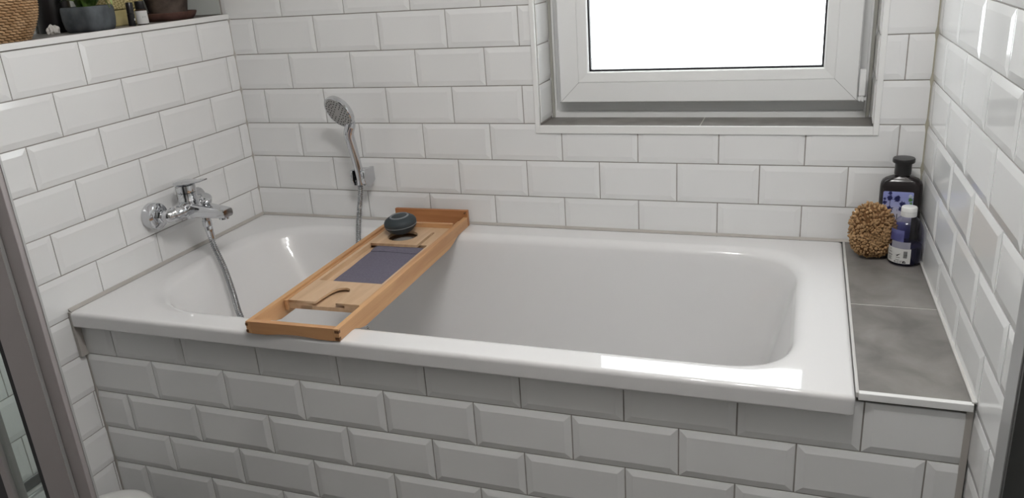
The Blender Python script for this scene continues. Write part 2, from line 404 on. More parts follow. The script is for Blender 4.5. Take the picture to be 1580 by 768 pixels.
# ================================================================ bathtub
def rr_ring(x0, x1, y0, y1, r, z, k=14, e=2.0, rl=None):
    lim = min((x1 - x0) / 2 - 1e-4, (y1 - y0) / 2 - 1e-4); pts = []
    rr0 = min(r, lim); rl = min(rl or r, lim)
    for (cx, cy, a, r) in ((x1 - rr0, y0 + rr0, -PI / 2, rr0), (x1 - rr0, y1 - rr0, 0, rr0), (x0 + rl, y1 - rl, PI / 2, rl), (x0 + rl, y0 + rl, PI, rl)):
        for i in range(k + 1):
            t = a + PI / 2 * i / k; c_, s_ = math.cos(t), math.sin(t)
            pts.append((cx + r * math.copysign(abs(c_) ** (2 / e), c_), cy + r * math.copysign(abs(s_) ** (2 / e), s_), z))
    # subdivide the straight runs so that smooth shading stays even
    out = []
    for i, p in enumerate(pts):
        q = pts[(i + 1) % len(pts)]; out.append(p)
        if i % (k + 1) == k:
            for s in range(1, 12):
                f = s / 12; out.append(tuple(p[j] * (1 - f) + q[j] * f for j in range(3)))
    return out
BX0, BX1, BY0, BY1 = 0.0065, 1.6810, -0.7545, -0.0055
T = []
O = lambda i, z: rr_ring(BX0 + i, BX1 - i, BY0 + i, BY1 - i, max(0.009 - i * 0.4, 0.003), z)
LIP = 0.036
T += [O(0.006, RIM - LIP), O(0.0015, RIM - LIP), O(0.0, RIM - LIP + 0.002), O(0.0, RIM - LIP + 0.004), O(0.0, RIM - 0.0100), O(0.0, RIM - 0.0085)]
for a in (20, 40, 60, 75, 90): T.append(O(0.008 * (1 - math.cos(math.radians(a))), RIM - 0.008 + 0.008 * math.sin(math.radians(a))))
T.append(O(0.0095, RIM))
IN = dict(x0=0.085, x1=1.612, y0=-0.700, y1=-0.078)
def inner(dx0, dx1, dy0, dy1, r, z): return rr_ring(IN['x0'] + dx0, IN['x1'] - dx1, IN['y0'] + dy0, IN['y1'] - dy1, r, z, e=2.4, rl=r + 0.085)
T.append(inner(-0.012, -0.012, -0.008, -0.012, 0.145, RIM))
T.append(inner(-0.002, -0.002, -0.002, -0.002, 0.145, RIM))
T.append(inner(0, 0, 0, 0, 0.145, RIM))
for a in (15, 30, 45, 60, 74):
    s, c = math.sin(math.radians(a)), 1 - math.cos(math.radians(a))
    T.append(inner(0.034 * s, 0.032 * s, 0.028 * s, 0.028 * s, 0.145, RIM - (0.026 if a else 0) * c))
DEPTH = 0.43
z1 = RIM - 0.026 * (1 - math.cos(math.radians(74)))
L0 = (0.034 * 0.961, 0.032 * 0.961, 0.028 * 0.961, 0.028 * 0.961)
END = (0.27, 0.135, 0.075, 0.080)
NB = 16
for i in range(1, NB + 1):
    f = i / NB; g = f ** 0.95
    z = z1 + (RIM - DEPTH + 0.05 - z1) * f
    T.append(inner(*[L0[j] + (END[j] - L0[j]) * (g if j > 1 else f) for j in range(4)], 0.145 + 0.05 * f, z))
for a in (20, 40, 60, 80, 90):
    s, c = math.sin(math.radians(a)), 1 - math.cos(math.radians(a))
    T.append(inner(*[END[j] + 0.06 * c for j in range(4)], 0.20, RIM - DEPTH + 0.05 - 0.05 * s))
tub = MB().rings(T, cap0=False, cap1=True)
tubo = obj('bathtub', tub, M_TUB, smooth=True, angle=50)
tag(tubo, 'white built-in bathtub with a glossy flat rim', 'bathtub')
obj('drain', MB().lathe([(0.0, 0.004), (0.022, 0.004), (0.026, 0.0015), (0.026, 0.0)], 24, frame(X_, Y_, Z_, (0.72, -0.39, RIM - DEPTH + 0.0004)), cap0=False), M_CHROME, tubo, smooth=True)

# ================================================================ tap on the left wall
tap = thing('bath_mixer_tap', 'chrome bath mixer tap with lever and spout mounted on the left wall', 'tap', (0, -0.372, H0 + 0.050))
XM = frame(Y_, Z_, X_)          # lathe axis along +x
def at(M, x, y, z): return Matrix.Translation((x, y, z)) @ M
for s in (-1, 1):
    y = 0.075 * s
    ro = obj('rosette', MB().lathe([(0.034, 0.0055), (0.0345, 0.022), (0.0335, 0.029), (0.031, 0.031), (0.012, 0.031)], 40, at(XM, 0, y, 0), cap1=True), M_CHROME, tap, smooth=True)
    obj('union_nut', MB().lathe([(0.0155, 0.031), (0.0165, 0.033), (0.0165, 0.044), (0.0155, 0.046), (0.013, 0.046)], 6, at(XM, 0, y, 0)), M_CHROME, tap, bevel=0.001)
    obj('inlet', MB().tube(spline([(0.044, y, 0), (0.056, y * 0.97, 0.0), (0.064, y * 0.80, 0.001), (0.068, y * 0.52, 0.003), (0.068, y * 0.2, 0.004)], 6),
        [0.0125] * 3 + [0.0145] * 3 + [0.0165] * 6 + [0.019] * 6 + [0.021] * 7, 20), M_CHROME, tap, smooth=True)
body = obj('valve_body', MB().lathe([(0.020, -0.024), (0.025, -0.018), (0.0265, 0.0), (0.0265, 0.018), (0.025, 0.028), (0.0235, 0.030), (0.0235, 0.044)], 36, at(Matrix(), 0.066, 0, 0)), M_CHROME, tap, smooth=True)
cap = obj('cartridge_cap', MB().lathe([(0.0225, 0.0445), (0.0242, 0.0455), (0.0245, 0.060), (0.0242, 0.064), (0.018, 0.0655)], 36, at(Matrix(), 0.066, 0, 0)), M_CHROME, tap, smooth=True)
# flat lever: widening then tapering plate that points into the room
lv = MB(); R_ = []
for (x, w, z, t) in ((0.036, 0.010, 0.0655, 0.006), (0.041, 0.018, 0.0675, 0.009), (0.055, 0.0245, 0.0685, 0.011), (0.075, 0.0245, 0.0695, 0.011), (0.090, 0.0215, 0.0715, 0.008), (0.108, 0.0185, 0.0745, 0.0055), (0.124, 0.016, 0.0775, 0.004), (0.131, 0.011, 0.0790, 0.003)):
    R_.append([(x, -w, z), (x, -w * .8, z + t / 2), (x, w * .8, z + t / 2), (x, w, z), (x, w * .8, z - t / 2), (x, -w * .8, z - t / 2)])
obj('lever', lv.rings(R_), M_CHROME, tap, smooth=True, angle=60)
sp = MB(); R_ = []
for (x, w, zt, zb_) in ((0.060, 0.023, 0.020, -0.021), (0.085, 0.022, 0.017, -0.021), (0.120, 0.0205, 0.0125, -0.0205), (0.155, 0.0195, 0.0075, -0.020), (0.180, 0.019, 0.004, -0.0195), (0.1865, 0.0175, 0.002, -0.0185)):
    R_.append([(x, y, z) for (y, z) in [(p[0], p[1]) for p in rrect(-w, w, zb_, zt, 0.0065, 4)]])
obj('spout', sp.rings(R_), M_CHROME, tap, smooth=True, angle=50)
obj('aerator', MB().lathe([(0.0125, 0.0), (0.013, -0.006), (0.012, -0.0065), (0.010, -0.0045)], 24, at(Matrix(), 0.170, 0, -0.0185)), M_CHROME, tap, smooth=True)
dv = obj('diverter_knob', MB().lathe([(0.006, -0.012), (0.006, 0.0), (0.013, 0.001), (0.0145, 0.004), (0.0145, 0.017), (0.0135, 0.020), (0.009, 0.021)], 28,
     Matrix.Translation((0.112, 0.004, 0.018)) @ Euler((0, math.radians(38), 0)).to_matrix().to_4x4()), M_CHROME, tap, smooth=True)
hc = MB().lathe([(0.010, -0.018), (0.0105, -0.030), (0.0125, -0.032), (0.0125, -0.046), (0.0095, -0.049)], 20, at(Matrix(), 0.112, 0, 0))
obj('hose_outlet', hc, M_CHROME, tap, smooth=True)

# ================================================================ hose
hs = thing('shower_hose', 'ribbed metal shower hose hanging from the tap into the tub', 'hose', (0.112, -0.372, H0 + 0.004))
ho = Vector((0.112, -0.372, H0 + 0.004))
HP = [(0.112, -0.372, H0 - 0.012), (0.124, -0.378, H0 - 0.050), (0.160, -0.398, H0 - 0.100), (0.204, -0.434, H0 - 0.150), (0.250, -0.476, H0 - 0.197), (0.305, -0.505, H0 - 0.27), (0.375, -0.50, RIM - 0.31), (0.47, -0.44, RIM - DEPTH + 0.020),
      (0.55, -0.34, RIM - DEPTH + 0.010), (0.54, -0.255, RIM - DEPTH + 0.022), (0.475, -0.185, RIM - 0.365), (0.425, -0.158, RIM - 0.295), (0.392, -0.146, RIM - 0.20), (0.402, -0.130, RIM - 0.09), (0.397, -0.098, RIM + 0.005), (0.390, -0.056, RIM + 0.080), (0.388, -0.043, H0 + 0.030), (0.3885, -0.0445, H0 + 0.043)]
path = spline(HP, 60)
# resample evenly
acc = [path[0]]
step = 0.0014
for p in path[1:]:
    while (p - acc[-1]).length >= step: acc.append(acc[-1] + (p - acc[-1]).normalized() * step)
obj('hose', MB().tube([p - ho for p in acc], [0.0080 if i % 4 < 2 else 0.0060 for i in range(len(acc))], 10), M_HOSE, hs, smooth=True, angle=80)
obj('hose_nut', MB().lathe([(0.0085, 0.0), (0.0105, -0.004), (0.0105, -0.013), (0.0095, -0.020), (0.0088, -0.036)], 18, at(Matrix.Rotation(math.radians(-8), 4, 'Y'), 0, 0, 0.0)), M_CHROME, hs, smooth=True)

# ================================================================ shower bracket and hand shower
br = thing('shower_bracket', 'chrome wall bracket holding the hand shower', 'bracket', (0.391, 0, H0 + 0.052))
earp = [(-0.006, 0.021), (-0.060, 0.021)] + arc(-0.045, -0.005, 0.016, PI, 1.5 * PI, 6) + arc(-0.022, -0.005, 0.0165, 1.5 * PI, 1.95 * PI, 6)
earp = [(-0.0045, 0.022), (-0.058, 0.022), (-0.0605, 0.018), (-0.0605, -0.002)] + arc(-0.0385, -0.002, 0.022, PI, 1.5 * PI, 8)[1:] + [(-0.020, -0.0235), (-0.0045, -0.014)]
EM = frame(Y_, Z_, X_)
obj('ear', flat([earp], 0.012, 'ear', 0.002), M_CHROME, br, M=Matrix.Translation((0.0135, 0, 0)) @ EM)
obj('ear', flat([earp], 0.008, 'ear', 0.002), M_CHROME, br, M=Matrix.Translation((-0.0215, 0, 0)) @ EM)
obj('wall_plate', MB().box(-0.021, 0.025, -0.026, -0.0045, -0.016, 0.021), M_CHROME, br, bevel=0.003)

hsh = thing('hand_shower', 'chrome hand shower with a round grey nozzle face on the back wall', 'shower head', (0.390, -0.046, H0 + 0.040))
O3 = Vector((0.390, -0.046, H0 + 0.040))
CR = Euler((1.22245, 0.06619, 0.33847)).to_matrix()
r_, up_, bk_ = CR.col[0], CR.col[1], CR.col[2]
nface = (0.50 * bk_ + 0.86 * (-0.62 * r_ - 0.78 * up_)).normalized()
HC = Vector((0.3830, -0.100, H0 + 0.2490)) - O3         # centre of the spray face
tx = nface.orthogonal().normalized(); ty = nface.cross(tx)
HM = frame(tx, ty, nface, HC)
head = obj('head_shell', MB().lathe([(0.0, -0.0215), (0.026, -0.0210), (0.040, -0.0185), (0.0462, -0.0140), (0.0480, -0.0090), (0.0480, 0.0), (0.0462, 0.0018), (0.0445, 0.0008)], 48, HM, cap0=False), M_CHROME, hsh, smooth=True)
obj('spray_face', MB().lathe([(0.0446, 0.0004), (0.0435, 0.0014), (0.034, 0.0018), (0.0335, 0.0014), (0.001, 0.0018)], 48, HM), M_FACE, hsh, smooth=True)
nz = MB()
for (rad, cnt) in ((0.0385, 24), (0.0295, 18), (0.0205, 12), (0.0115, 6)):
    for k in range(cnt):
        if rad == 0.0115 and k % 3 == 0: continue
        a = 2 * PI * k / cnt
        nz.lathe([(0.0017, 0.0012), (0.0017, 0.0026), (0.0010, 0.0030)], 7, HM @ Matrix.Translation((rad * math.cos(a), rad * math.sin(a), 0)), cap0=False)
nzo = obj('spray_nozzles', nz, M_NOZ, hsh); nzo['kind'] = 'stuff'
mj = nface.cross(bk_).normalized()
if mj.dot(r_) < 0: mj = -mj
pts = spline([Vector((0.002, 0.001, -0.006)), Vector((0.004, -0.005, 0.032)), Vector((0.005, -0.0155, 0.075)), Vector((0.0055, -0.0255, 0.113)), Vector((0.0065, -0.0350, 0.147)), (Vector((0.0065, -0.0350, 0.147)) * 0.42 + (HC + mj * 0.034 - nface * 0.019) * 0.58), HC + mj * 0.026 - nface * 0.0175], 8)
rads = []
for i in range(len(pts)):
    f = i / (len(pts) - 1); rads.append(0.0112 + 0.0030 * min(1, f * 1.5) - (0.0 if f < 0.80 else 0.005 * (f - 0.80) / 0.20))
obj('handle', MB().tube(pts, rads, 20), M_CHROME, hsh, smooth=True)

# ================================================================ bamboo bath caddy across the tub
TH_ = 0.025
cad = thing('bath_caddy', 'bamboo bath tray lying across the tub', 'bath tray', (0.6180, -0.7575, RIM + 0.0006), (0, 0, TH_))
HT = 0.027
def rail(x0, x1):
    L = 0.722; top = HT
    prof = [(0.0, 0.0), (0.050, 0.0), (0.066, -0.002), (0.083, -0.010), (0.105, -0.0155), (0.30, -0.0165), (0.58, -0.0155), (0.61, -0.010), (0.632, -0.003), (0.648, 0.0), (L, 0.0), (L, top), (0.0, top)]
    prof = [(y, z) for y, z in prof]
    k = len(prof); vs = [(x0, y, z) for y, z in prof] + [(x1, y, z) for y, z in prof]
    # concave outline: strips between bottom and top
    mb = MB(); n = 11
    bot = prof[:n]; R_ = []
    for (y, z) in bot: R_.append([(x0, y, z), (x1, y, z), (x1, y, top), (x0, y, top)])
    return mb.rings(R_)
obj('side_rail', rail(0.0975, 0.1095), M_WOODY, cad, bevel=0.001)
obj('side_rail', rail(-0.1095, -0.0975), M_WOODY, cad, bevel=0.001)
# near end bar with a shallow arch under it
eb = MB(); R_ = []
for i in range(17):
    x = -0.0975 + 0.195 * i / 16; f = (x / 0.06); zb_ = 0.0045 * max(0.0, 1 - f * f)
    R_.append([(x, 0.0, zb_), (x, 0.0125, zb_), (x, 0.0125, HT), (x, 0.0, HT)])
obj('end_bar', eb.rings(R_), M_WOODX, cad)
for sx in (-1, 1):
    for (z0, z1_) in ((0.0025, 0.0085), (0.0175, 0.0235)):
        a, b = sorted((sx * 0.1005, sx * 0.1100)) if sx > 0 else (-0.1100, -0.1045)
        obj('finger_joint', MB().box(a, b, -0.0006, 0.006, z0, z1_), M_ENDGRAIN, cad)
    # inner slide rails that carry the panels
    a, b = sorted((sx * 0.0965, sx * 0.0890))
    obj('slide_rail', MB().box(a, b, 0.122, 0.700, -0.002, 0.0225), M_WOODY, cad, bevel=0.0008)
# far upright board
obj('back_board', MB().box(-0.112, 0.110, 0.7225, 0.7335, 0.001, 0.046), M_WOODB, cad, bevel=0.001)
obj('board_knob', MB().lathe([(0.0025, 0), (0.0025, 0.006)], 10, frame(X_, Z_, -Y_, (0.1035, 0.7225, 0.040))), M_ENDGRAIN, cad)
obj('cross_bar', MB().box(-0.0965, 0.0965, 0.640, 0.6515, 0.004, 0.0335), M_WOODX, cad, bevel=0.0012)
# near panel: a top layer with a curved glass slot over a plain lower layer
PX = 0.0885
slot = [(0.030, 0.128), (0.026, 0.160)] + [(0.026, 0.185)] + arc(0.0085, 0.192, 0.0195, -0.1, PI * 0.86, 14) + [(-0.014, 0.186), (-0.0175, 0.165), (-0.0195, 0.145), (-0.020, 0.128)]
outl = [(-PX, 0.128), (-PX, 0.245), (PX, 0.245), (PX, 0.128)] + slot
obj('slotted_panel', flat([outl], 0.0050, 'slotted_panel'), M_WOODP, cad, M=Matrix.Translation((0, 0, 0.0165)))
obj('lower_panel', MB().box(-0.060, PX, 0.1285, 0.245, 0.0015, 0.0105), M_WOODP, cad)
for (a, b) in ((-PX, -0.0300), (0.050, PX)):
    obj('spacer', MB().box(a, b, 0.1285, 0.245, 0.0100 if a > 0 else 0.0015, 0.0165), M_WOODP, cad)
# recessed middle panel and the strips around it
obj('recessed_panel', MB().box(-PX, PX, 0.245, 0.502, 0.0015, 0.0085), M_WOODP, cad)
obj('recess_strip', MB().box(-PX, -0.079, 0.245, 0.502, 0.0085, 0.0215), M_WOODP, cad)
obj('recess_strip', MB().box(0.0825, PX, 0.245, 0.502, 0.0085, 0.0215), M_WOODP, cad)
# far panel with a round hole and a phone slot
hol = [(-0.016 + 0.0400 * math.cos(-a), 0.566 + 0.0400 * math.sin(-a)) for a in [2 * PI * k / 40 for k in range(40)]]
outl = [(-PX, 0.502), (0.0535, 0.502), (0.0535, 0.598), (0.0560, 0.6015), (0.0600, 0.6015), (0.0625, 0.598), (0.0625, 0.502), (PX, 0.502), (PX, 0.640), (-PX, 0.640)]
obj('holed_panel', flat([outl, hol], 0.0070, 'holed_panel'), M_WOODP, cad, M=Matrix.Translation((0, 0, 0.0145)))
obj('lower_panel', MB().box(-PX, PX, 0.503, 0.640, 0.0005, 0.0045), M_WOODP, cad)
obj('dish', MB().lathe([(0.0392, 0.0060), (0.036, 0.0052), (0.030, 0.0080), (0.020, 0.0125), (0.009, 0.0155), (0.0005, 0.0165)], 40, frame(X_, Y_, Z_, (-0.016, 0.566, 0.0)), cap0=False), mat('grey_metal_dish', (0.62, 0.60, 0.57), 0.25, 0.6), cad, smooth=True)
cad_M = Matrix.Translation(cad.location) @ Matrix.Rotation(TH_, 4, 'Z')

# purple-grey cloth folded in the recess
M_CLOTH = mat('purple_grey_cloth', (0.125, 0.115, 0.155), 0.85)
noise_color(M_CLOTH, (0.115, 0.105, 0.145), (0.14, 0.13, 0.17), 220, 3, bump=0.12)
clo = thing('folded_cloth', 'purple-grey folded cloth lying in the bamboo tray recess', 'cloth', cad_M @ Vector((0.0105, 0.248, 0.0086)), (0, 0, TH_))
cl = MB(); R_ = []
for i in range(14):
    y = 0.001 + 0.252 * i / 13
    xr = 0.0705 - 0.002 * (i / 13); xl = -0.0635 - 0.006 * (i / 13)
    R_.append([(xl + (xr - xl) * j / 10, y, 0.0055 + 0.0005 * math.sin(j * 1.3 + i * 0.9)) for j in range(11)] + [(xl + (xr - xl) * j / 10, y, 0.0003) for j in range(10, -1, -1)])
obj('cloth_body', cl.rings(R_), M_CLOTH, clo, smooth=True)
fl = MB(); R_ = []
for i in range(8):
    f = i / 7; y = 0.212 + 0.008 * math.sin(3.0 * 0) + 0.040 * f
    R_.append([(-0.0685 + 0.137 * j / 10, y + (1 - f) * 0.004 * math.sin(j * 0.5), 0.0064 + 0.0022 * math.sin(PI * min(1, f * 1.1)) + 0.0003 * math.sin(j)) for j in range(11)]
              + [(-0.0685 + 0.137 * j / 10, y + (1 - f) * 0.004 * math.sin(j * 0.5), 0.0058) for j in range(10, -1, -1)])
obj('folded_flap', fl.rings(R_), M_CLOTH, clo, smooth=True)

# round speaker on the tray
M_SPK = mat('dark_teal_rubber', (0.030, 0.040, 0.046), 0.55)
M_SPKR = mat('grey_ring', (0.20, 0.215, 0.23), 0.5)
spk = thing('round_speaker', 'dark teal round speaker with grey ring on the bamboo tray', 'speaker', cad_M @ Vector((-0.030, 0.592, 0.0225)), (math.radians(3), math.radians(-4), 0.3))
prof = [(0.012, 0.0), (0.024, 0.002), (0.034, 0.008), (0.0415, 0.0175), (0.0433, 0.0225)]
obj('lower_shell', MB().lathe(prof, 48), M_SPK, spk, smooth=True, angle=60)
obj('seam_ring', MB().lathe([(0.0428, 0.0222), (0.0439, 0.0228), (0.0439, 0.0242), (0.0428, 0.0248)], 48), M_SPKR, spk, smooth=True)
obj('upper_shell', MB().lathe([(0.0433, 0.0245), (0.0440, 0.029), (0.0432, 0.0335), (0.0400, 0.0385), (0.0330, 0.0435), (0.0255, 0.0465)], 48), M_SPK, spk, smooth=True, angle=60)
obj('top_ring', MB().lathe([(0.0262, 0.0462), (0.0255, 0.0480), (0.0215, 0.0480), (0.0205, 0.0455)], 48, cap0=False, cap1=False), M_SPKR, spk, smooth=True)
obj('grille', MB().lathe([(0.0215, 0.0450), (0.012, 0.0458), (0.001, 0.0462)], 36, cap0=False), noise_color(mat('dark_mesh_grille', (0.03, 0.03, 0.034), 0.8), (0.02, 0.02, 0.023), (0.06, 0.06, 0.066), 900, 1), spk, smooth=True)

# ================================================================ things on the shelf
# black bottle
bb = thing('shampoo_bottle', 'black shampoo bottle with a lavender label in the shelf corner', 'bottle', (1.7935, -0.052, RIM + 0.0005), (0, 0, -0.10))
bb.scale = (0.97, 1.0, 0.975)
M_BB = mat('glossy_black_bottle', (0.016, 0.012, 0.013), 0.16)
W2, Dp = 0.0455, 0.024
R_ = []
for (z, w, d, r) in ((0.0, W2 - .004, Dp - .004, .016), (0.003, W2, Dp, .018), (0.05, W2, Dp, .019), (0.158, W2, Dp, .019), (0.166, W2 - .001, Dp - .001, .018), (0.173, W2 - .004, Dp - .003, .018), (0.178, W2 - .010, Dp - .006, .0165), (0.182, W2 - .019, Dp - .009, .0145), (0.1845, 0.018, 0.0145, .0140), (0.1855, 0.0145, 0.0140, .0135), (0.190, 0.0145, 0.0140, .0135)):
    R_.append([(x, y, z) for x, y in rrect(-w, w, -d, d, r, 6)])
obj('bottle_body', MB().rings(R_), M_BB, bb, smooth=True, angle=50)
cp = obj('cap', MB().lathe([(0.0178, 0.1885), (0.0180, 0.190), (0.0180, 0.2135), (0.0188, 0.2150), (0.0232, 0.2160), (0.0240, 0.2175), (0.0240, 0.2245), (0.0228, 0.2262), (0.010, 0.2268)], 36), mat('satin_black_cap', (0.014, 0.013, 0.014), 0.33), bb, smooth=True)
M_LAB = mat('lilac_label', (0.36, 0.38, 0.66), 0.4)
nt = M_LAB.node_tree
tcn = nt.nodes.new('ShaderNodeTexCoord'); sx = nt.nodes.new('ShaderNodeSeparateXYZ'); rp = nt.nodes.new('ShaderNodeValToRGB')
mr = nt.nodes.new('ShaderNodeMapRange'); mr.inputs['From Min'].default_value = 0.0; mr.inputs['From Max'].default_value = 0.10
nt.links.new(tcn.outputs['Object'], sx.inputs[0]); nt.links.new(sx.outputs['Y'], mr.inputs['Value']); nt.links.new(mr.outputs[0], rp.inputs[0])
rp.color_ramp.elements[0].position = 0.0; rp.color_ramp.elements[0].color = (0.16, 0.17, 0.42, 1)
rp.color_ramp.elements[1].position = 1.0; rp.color_ramp.elements[1].color = (0.28, 0.31, 0.62, 1)
for pos, c in ((0.38, (0.17, 0.18, 0.42)), (0.42, (0.56, 0.55, 0.60)), (0.62, (0.60, 0.60, 0.70)), (0.80, (0.42, 0.45, 0.72))):
    e = rp.color_ramp.elements.new(pos); e.color = (*c, 1)
nt.links.new(rp.outputs[0], nt.nodes['Principled BSDF'].inputs['Base Color'])
LM = frame(X_, Z_, -Y_, (-0.0045, -Dp - 0.0003, 0.040))
lab = obj('label', flat([rrect(-0.0320, 0.0320, 0.0, 0.112, 0.003, 3)], 0.0005, 'label'), M_LAB, bb, M=LM)
M_PET = mat('dark_blue_print', (0.025, 0.028, 0.13), 0.5)
fw = MB()
def flower(cx, cy, R, m):
    for k in range(11):
        a = 2 * PI * k / 11 + random.uniform(-.2, .2); r = R * random.uniform(.75, 1.1)
        d = Vector((math.cos(a), math.sin(a))); p = Vector((-d.y, d.x)) * R * 0.2
        vs = [(cx, cy), (cx + d.x * r * .5 + p.x, cy + d.y * r * .5 + p.y), (cx + d.x * r, cy + d.y * r), (cx + d.x * r * .5 - p.x, cy + d.y * r * .5 - p.y)]
        m.add([(x, y, 0.0007) for x, y in vs] + [(x, y, 0.0004) for x, y in vs], [(0, 1, 2, 3), (7, 6, 5, 4), (0, 4, 5, 1), (1, 5, 6, 2), (2, 6, 7, 3), (3, 7, 4, 0)])
for (x, y, r) in ((-0.017, 0.108, 0.006), (-0.0175, 0.0965, 0.0085), (-0.002, 0.094, 0.0085), (0.010, 0.083, 0.008), (0.008, 0.071, 0.0075), (-0.027, 0.085, 0.006), (-0.017, 0.070, 0.010), (-0.028, 0.094, 0.004), (0.0, 0.099, 0.006)): flower(x, y, r, fw)
def stroke(m, a, b, w):
    a, b = Vector(a), Vector(b); d = (b - a).normalized(); p = Vector((-d.y, d.x)) * w / 2
    vs = [a + p, a - p, b - p, b + p]
    m.add([(q.x, q.y, 0.0007) for q in vs] + [(q.x, q.y, 0.0004) for q in vs], [(0, 1, 2, 3), (7, 6, 5, 4), (0, 4, 5, 1), (1, 5, 6, 2), (2, 6, 7, 3), (3, 7, 4, 0)])
stroke(fw, (-0.0165, 0.092), (-0.0165, 0.072), 0.0012); stroke(fw, (-0.028, 0.083), (-0.023, 0.067), 0.001)
obj('flower_print', fw, M_PET, lab)
lf = MB()
for (x, y, r) in ((0.026, 0.094, 0.006), (0.028, 0.086, 0.004)): flower(x, y, r, lf)
obj('leaf_print', lf, mat('green_print', (0.12, 0.28, 0.07), 0.5), lab)
wf = MB()
for (x, y, r) in ((0.025, 0.103, 0.005), (0.0285, 0.101, 0.004)): flower(x, y, r, wf)
obj('petal_print', wf, mat('pale_print', (0.6, 0.66, 0.75), 0.5), lab)
M_INK = mat('black_ink', (0.02, 0.02, 0.025), 0.5)
obj('lettering', text_mesh('Nal', 0.0185), M_INK, lab, M=Matrix.Translation((-0.0105, 0.0465, 0.0006)))
obj('lettering', text_mesh('i', 0.009), M_INK, lab, M=Matrix.Translation((0.0, 0.0655, 0.0006)))

# clear bottle with white cap
cbt = thing('clear_bottle', 'clear bottle of dark violet liquid with white cap beside the sponge', 'bottle', (1.8060, -0.1250, RIM + 0.0005), (0, 0, 0))
cbt.scale = (0.92, 0.92, 0.867)
def shell_glass(name, col, rough=0.05):
    m = pane(name, col, rough); return m
RB = 0.0365
obj('bottle_body', MB().lathe([(0.0, 0.0), (RB - .004, 0.0), (RB - .001, 0.0015), (RB, 0.005), (RB, 0.084), (RB - .001, 0.094), (RB - .004, 0.104), (RB - .009, 0.113), (RB - .015, 0.1195), (0.0165, 0.1235), (0.0155, 0.126)], 48, cap0=False, cap1=False), pane('clear_violet_plastic', (0.80, 0.80, 0.90), 0.06), cbt, smooth=True, angle=60)
obj('liquid', MB().lathe([(RB - .005, 0.0015), (RB - .0022, 0.004), (RB - .0018, 0.010), (RB - .0018, 0.050), (RB - .003, 0.0508), (0.002, 0.0506)], 40), mat('dark_violet_liquid', (0.010, 0.009, 0.030), 0.12), cbt, smooth=True)
cp = obj('cap', MB().lathe([(0.0172, 0.1255), (0.0178, 0.127), (0.0176, 0.1465), (0.0165, 0.1492), (0.012, 0.1502)], 36), mat('white_cap', (0.76, 0.76, 0.75), 0.35), cbt, smooth=True)
obj('cap_rim', MB().lathe([(0.0180, 0.1375), (0.0180, 0.1380), (0.0177, 0.1384)], 36, cap0=False, cap1=False), mat('cap_seam', (0.5, 0.5, 0.5), 0.5), cp)
# wrap-around label, camera side
def curved(a0, a1, z0, z1, r, m, n=18):
    R_ = []
    for i in range(n + 1):
        a = a0 + (a1 - a0) * i / n
        R_.append([(r * math.cos(a), r * math.sin(a), z0), (r * math.cos(a), r * math.sin(a), z1), ((r - .0004) * math.cos(a), (r - .0004) * math.sin(a), z1), ((r - .0004) * math.cos(a), (r - .0004) * math.sin(a), z0)])
    return m.rings(R_)
A0, A1 = math.radians(-215), math.radians(-76)
M_PAPER = mat('white_paper_label', (0.66, 0.66, 0.64), 0.5)
lb = obj('label', curved(A0, A1, 0.0085, 0.0480, RB + 0.0005, MB()), M_PAPER, cbt, smooth=True)
# upper translucent part of the label on the camera side and the back of the front label
obj('clear_label', curved(math.radians(-150), math.radians(-80), 0.0482, 0.066, RB + 0.0005, MB()), mat('grey_back_label', (0.30, 0.30, 0.36), 0.5), cbt, smooth=True)
obj('inner_label', curved(math.radians(-165), math.radians(-105), 0.066, 0.096, RB - 0.0003, MB()), mat('blue_label_back', (0.12, 0.125, 0.30), 0.6), cbt, smooth=True)
M_INKG = mat('grey_ink', (0.16, 0.16, 0.16), 0.6)
rL = RB + 0.0009
bc = MB()
zc = 0.0245
ww = [2, 1, 1, 2, 1, 3, 1, 1, 2, 1, 2]
for k, w in enumerate(ww):
    curved(math.radians(-101), math.radians(-88), zc, zc + 0.0005 * w, rL, bc, 4); zc += 0.0005 * w + 0.0009
obj('barcode', bc, M_INK, lb)
def wrap(me, ang, z, r=rL):
    for v in me.vertices:
        a = ang + v.co.x / r; zz = z + v.co.y; v.co = (r * math.cos(a), r * math.sin(a), zz)
    return me
fern = flat([[(-0.006, -0.001), (-0.002, 0.0015), (0.006, 0.0055), (0.000, -0.0005), (-0.0025, -0.003), (-0.0035, -0.0025), (-0.003, -0.001)]], 0.0003, 'fern_mark')
obj('fern_mark', wrap(fern, math.radians(-119), 0.030), M_INK, lb)
for (x, y, s, ang_, z) in (('aaaaaa', 0, 0.0030, -119, 0.0225), ):
    pass
tx_ = MB()
for (a, b, z, h) in ((-126, -112, 0.0232, 0.0014), (-128, -113, 0.0168, 0.0012), (-110, -98, 0.0150, 0.0010), (-165, -143, 0.0262, 0.0016), (-163, -146, 0.0345, 0.0012), (-160, -146, 0.0210, 0.0008), (-160, -148, 0.0180, 0.0008), (-160, -145, 0.0150, 0.0008)):
    curved(math.radians(a), math.radians(b), z, z + h, rL, tx_, 6)
obj('small_print', tx_, M_INKG, lb)
obj('lettering', wrap(text_mesh('s', 0.011), math.radians(-152), 0.0400), M_INKG, lb)
for k, a in enumerate((-129, -119, -110)):
    rg = flat([[(0.0024 * math.cos(t), 0.0024 * math.sin(t)) for t in [2 * PI * i / 14 for i in range(14)]], [(0.0014 * math.cos(-t), 0.0014 * math.sin(-t)) for t in [2 * PI * i / 14 for i in range(14)]]], 0.0003, 'recycling_mark')
    obj('recycling_mark', wrap(rg, math.radians(a), 0.0125), M_INKG if k else M_INK, lb)
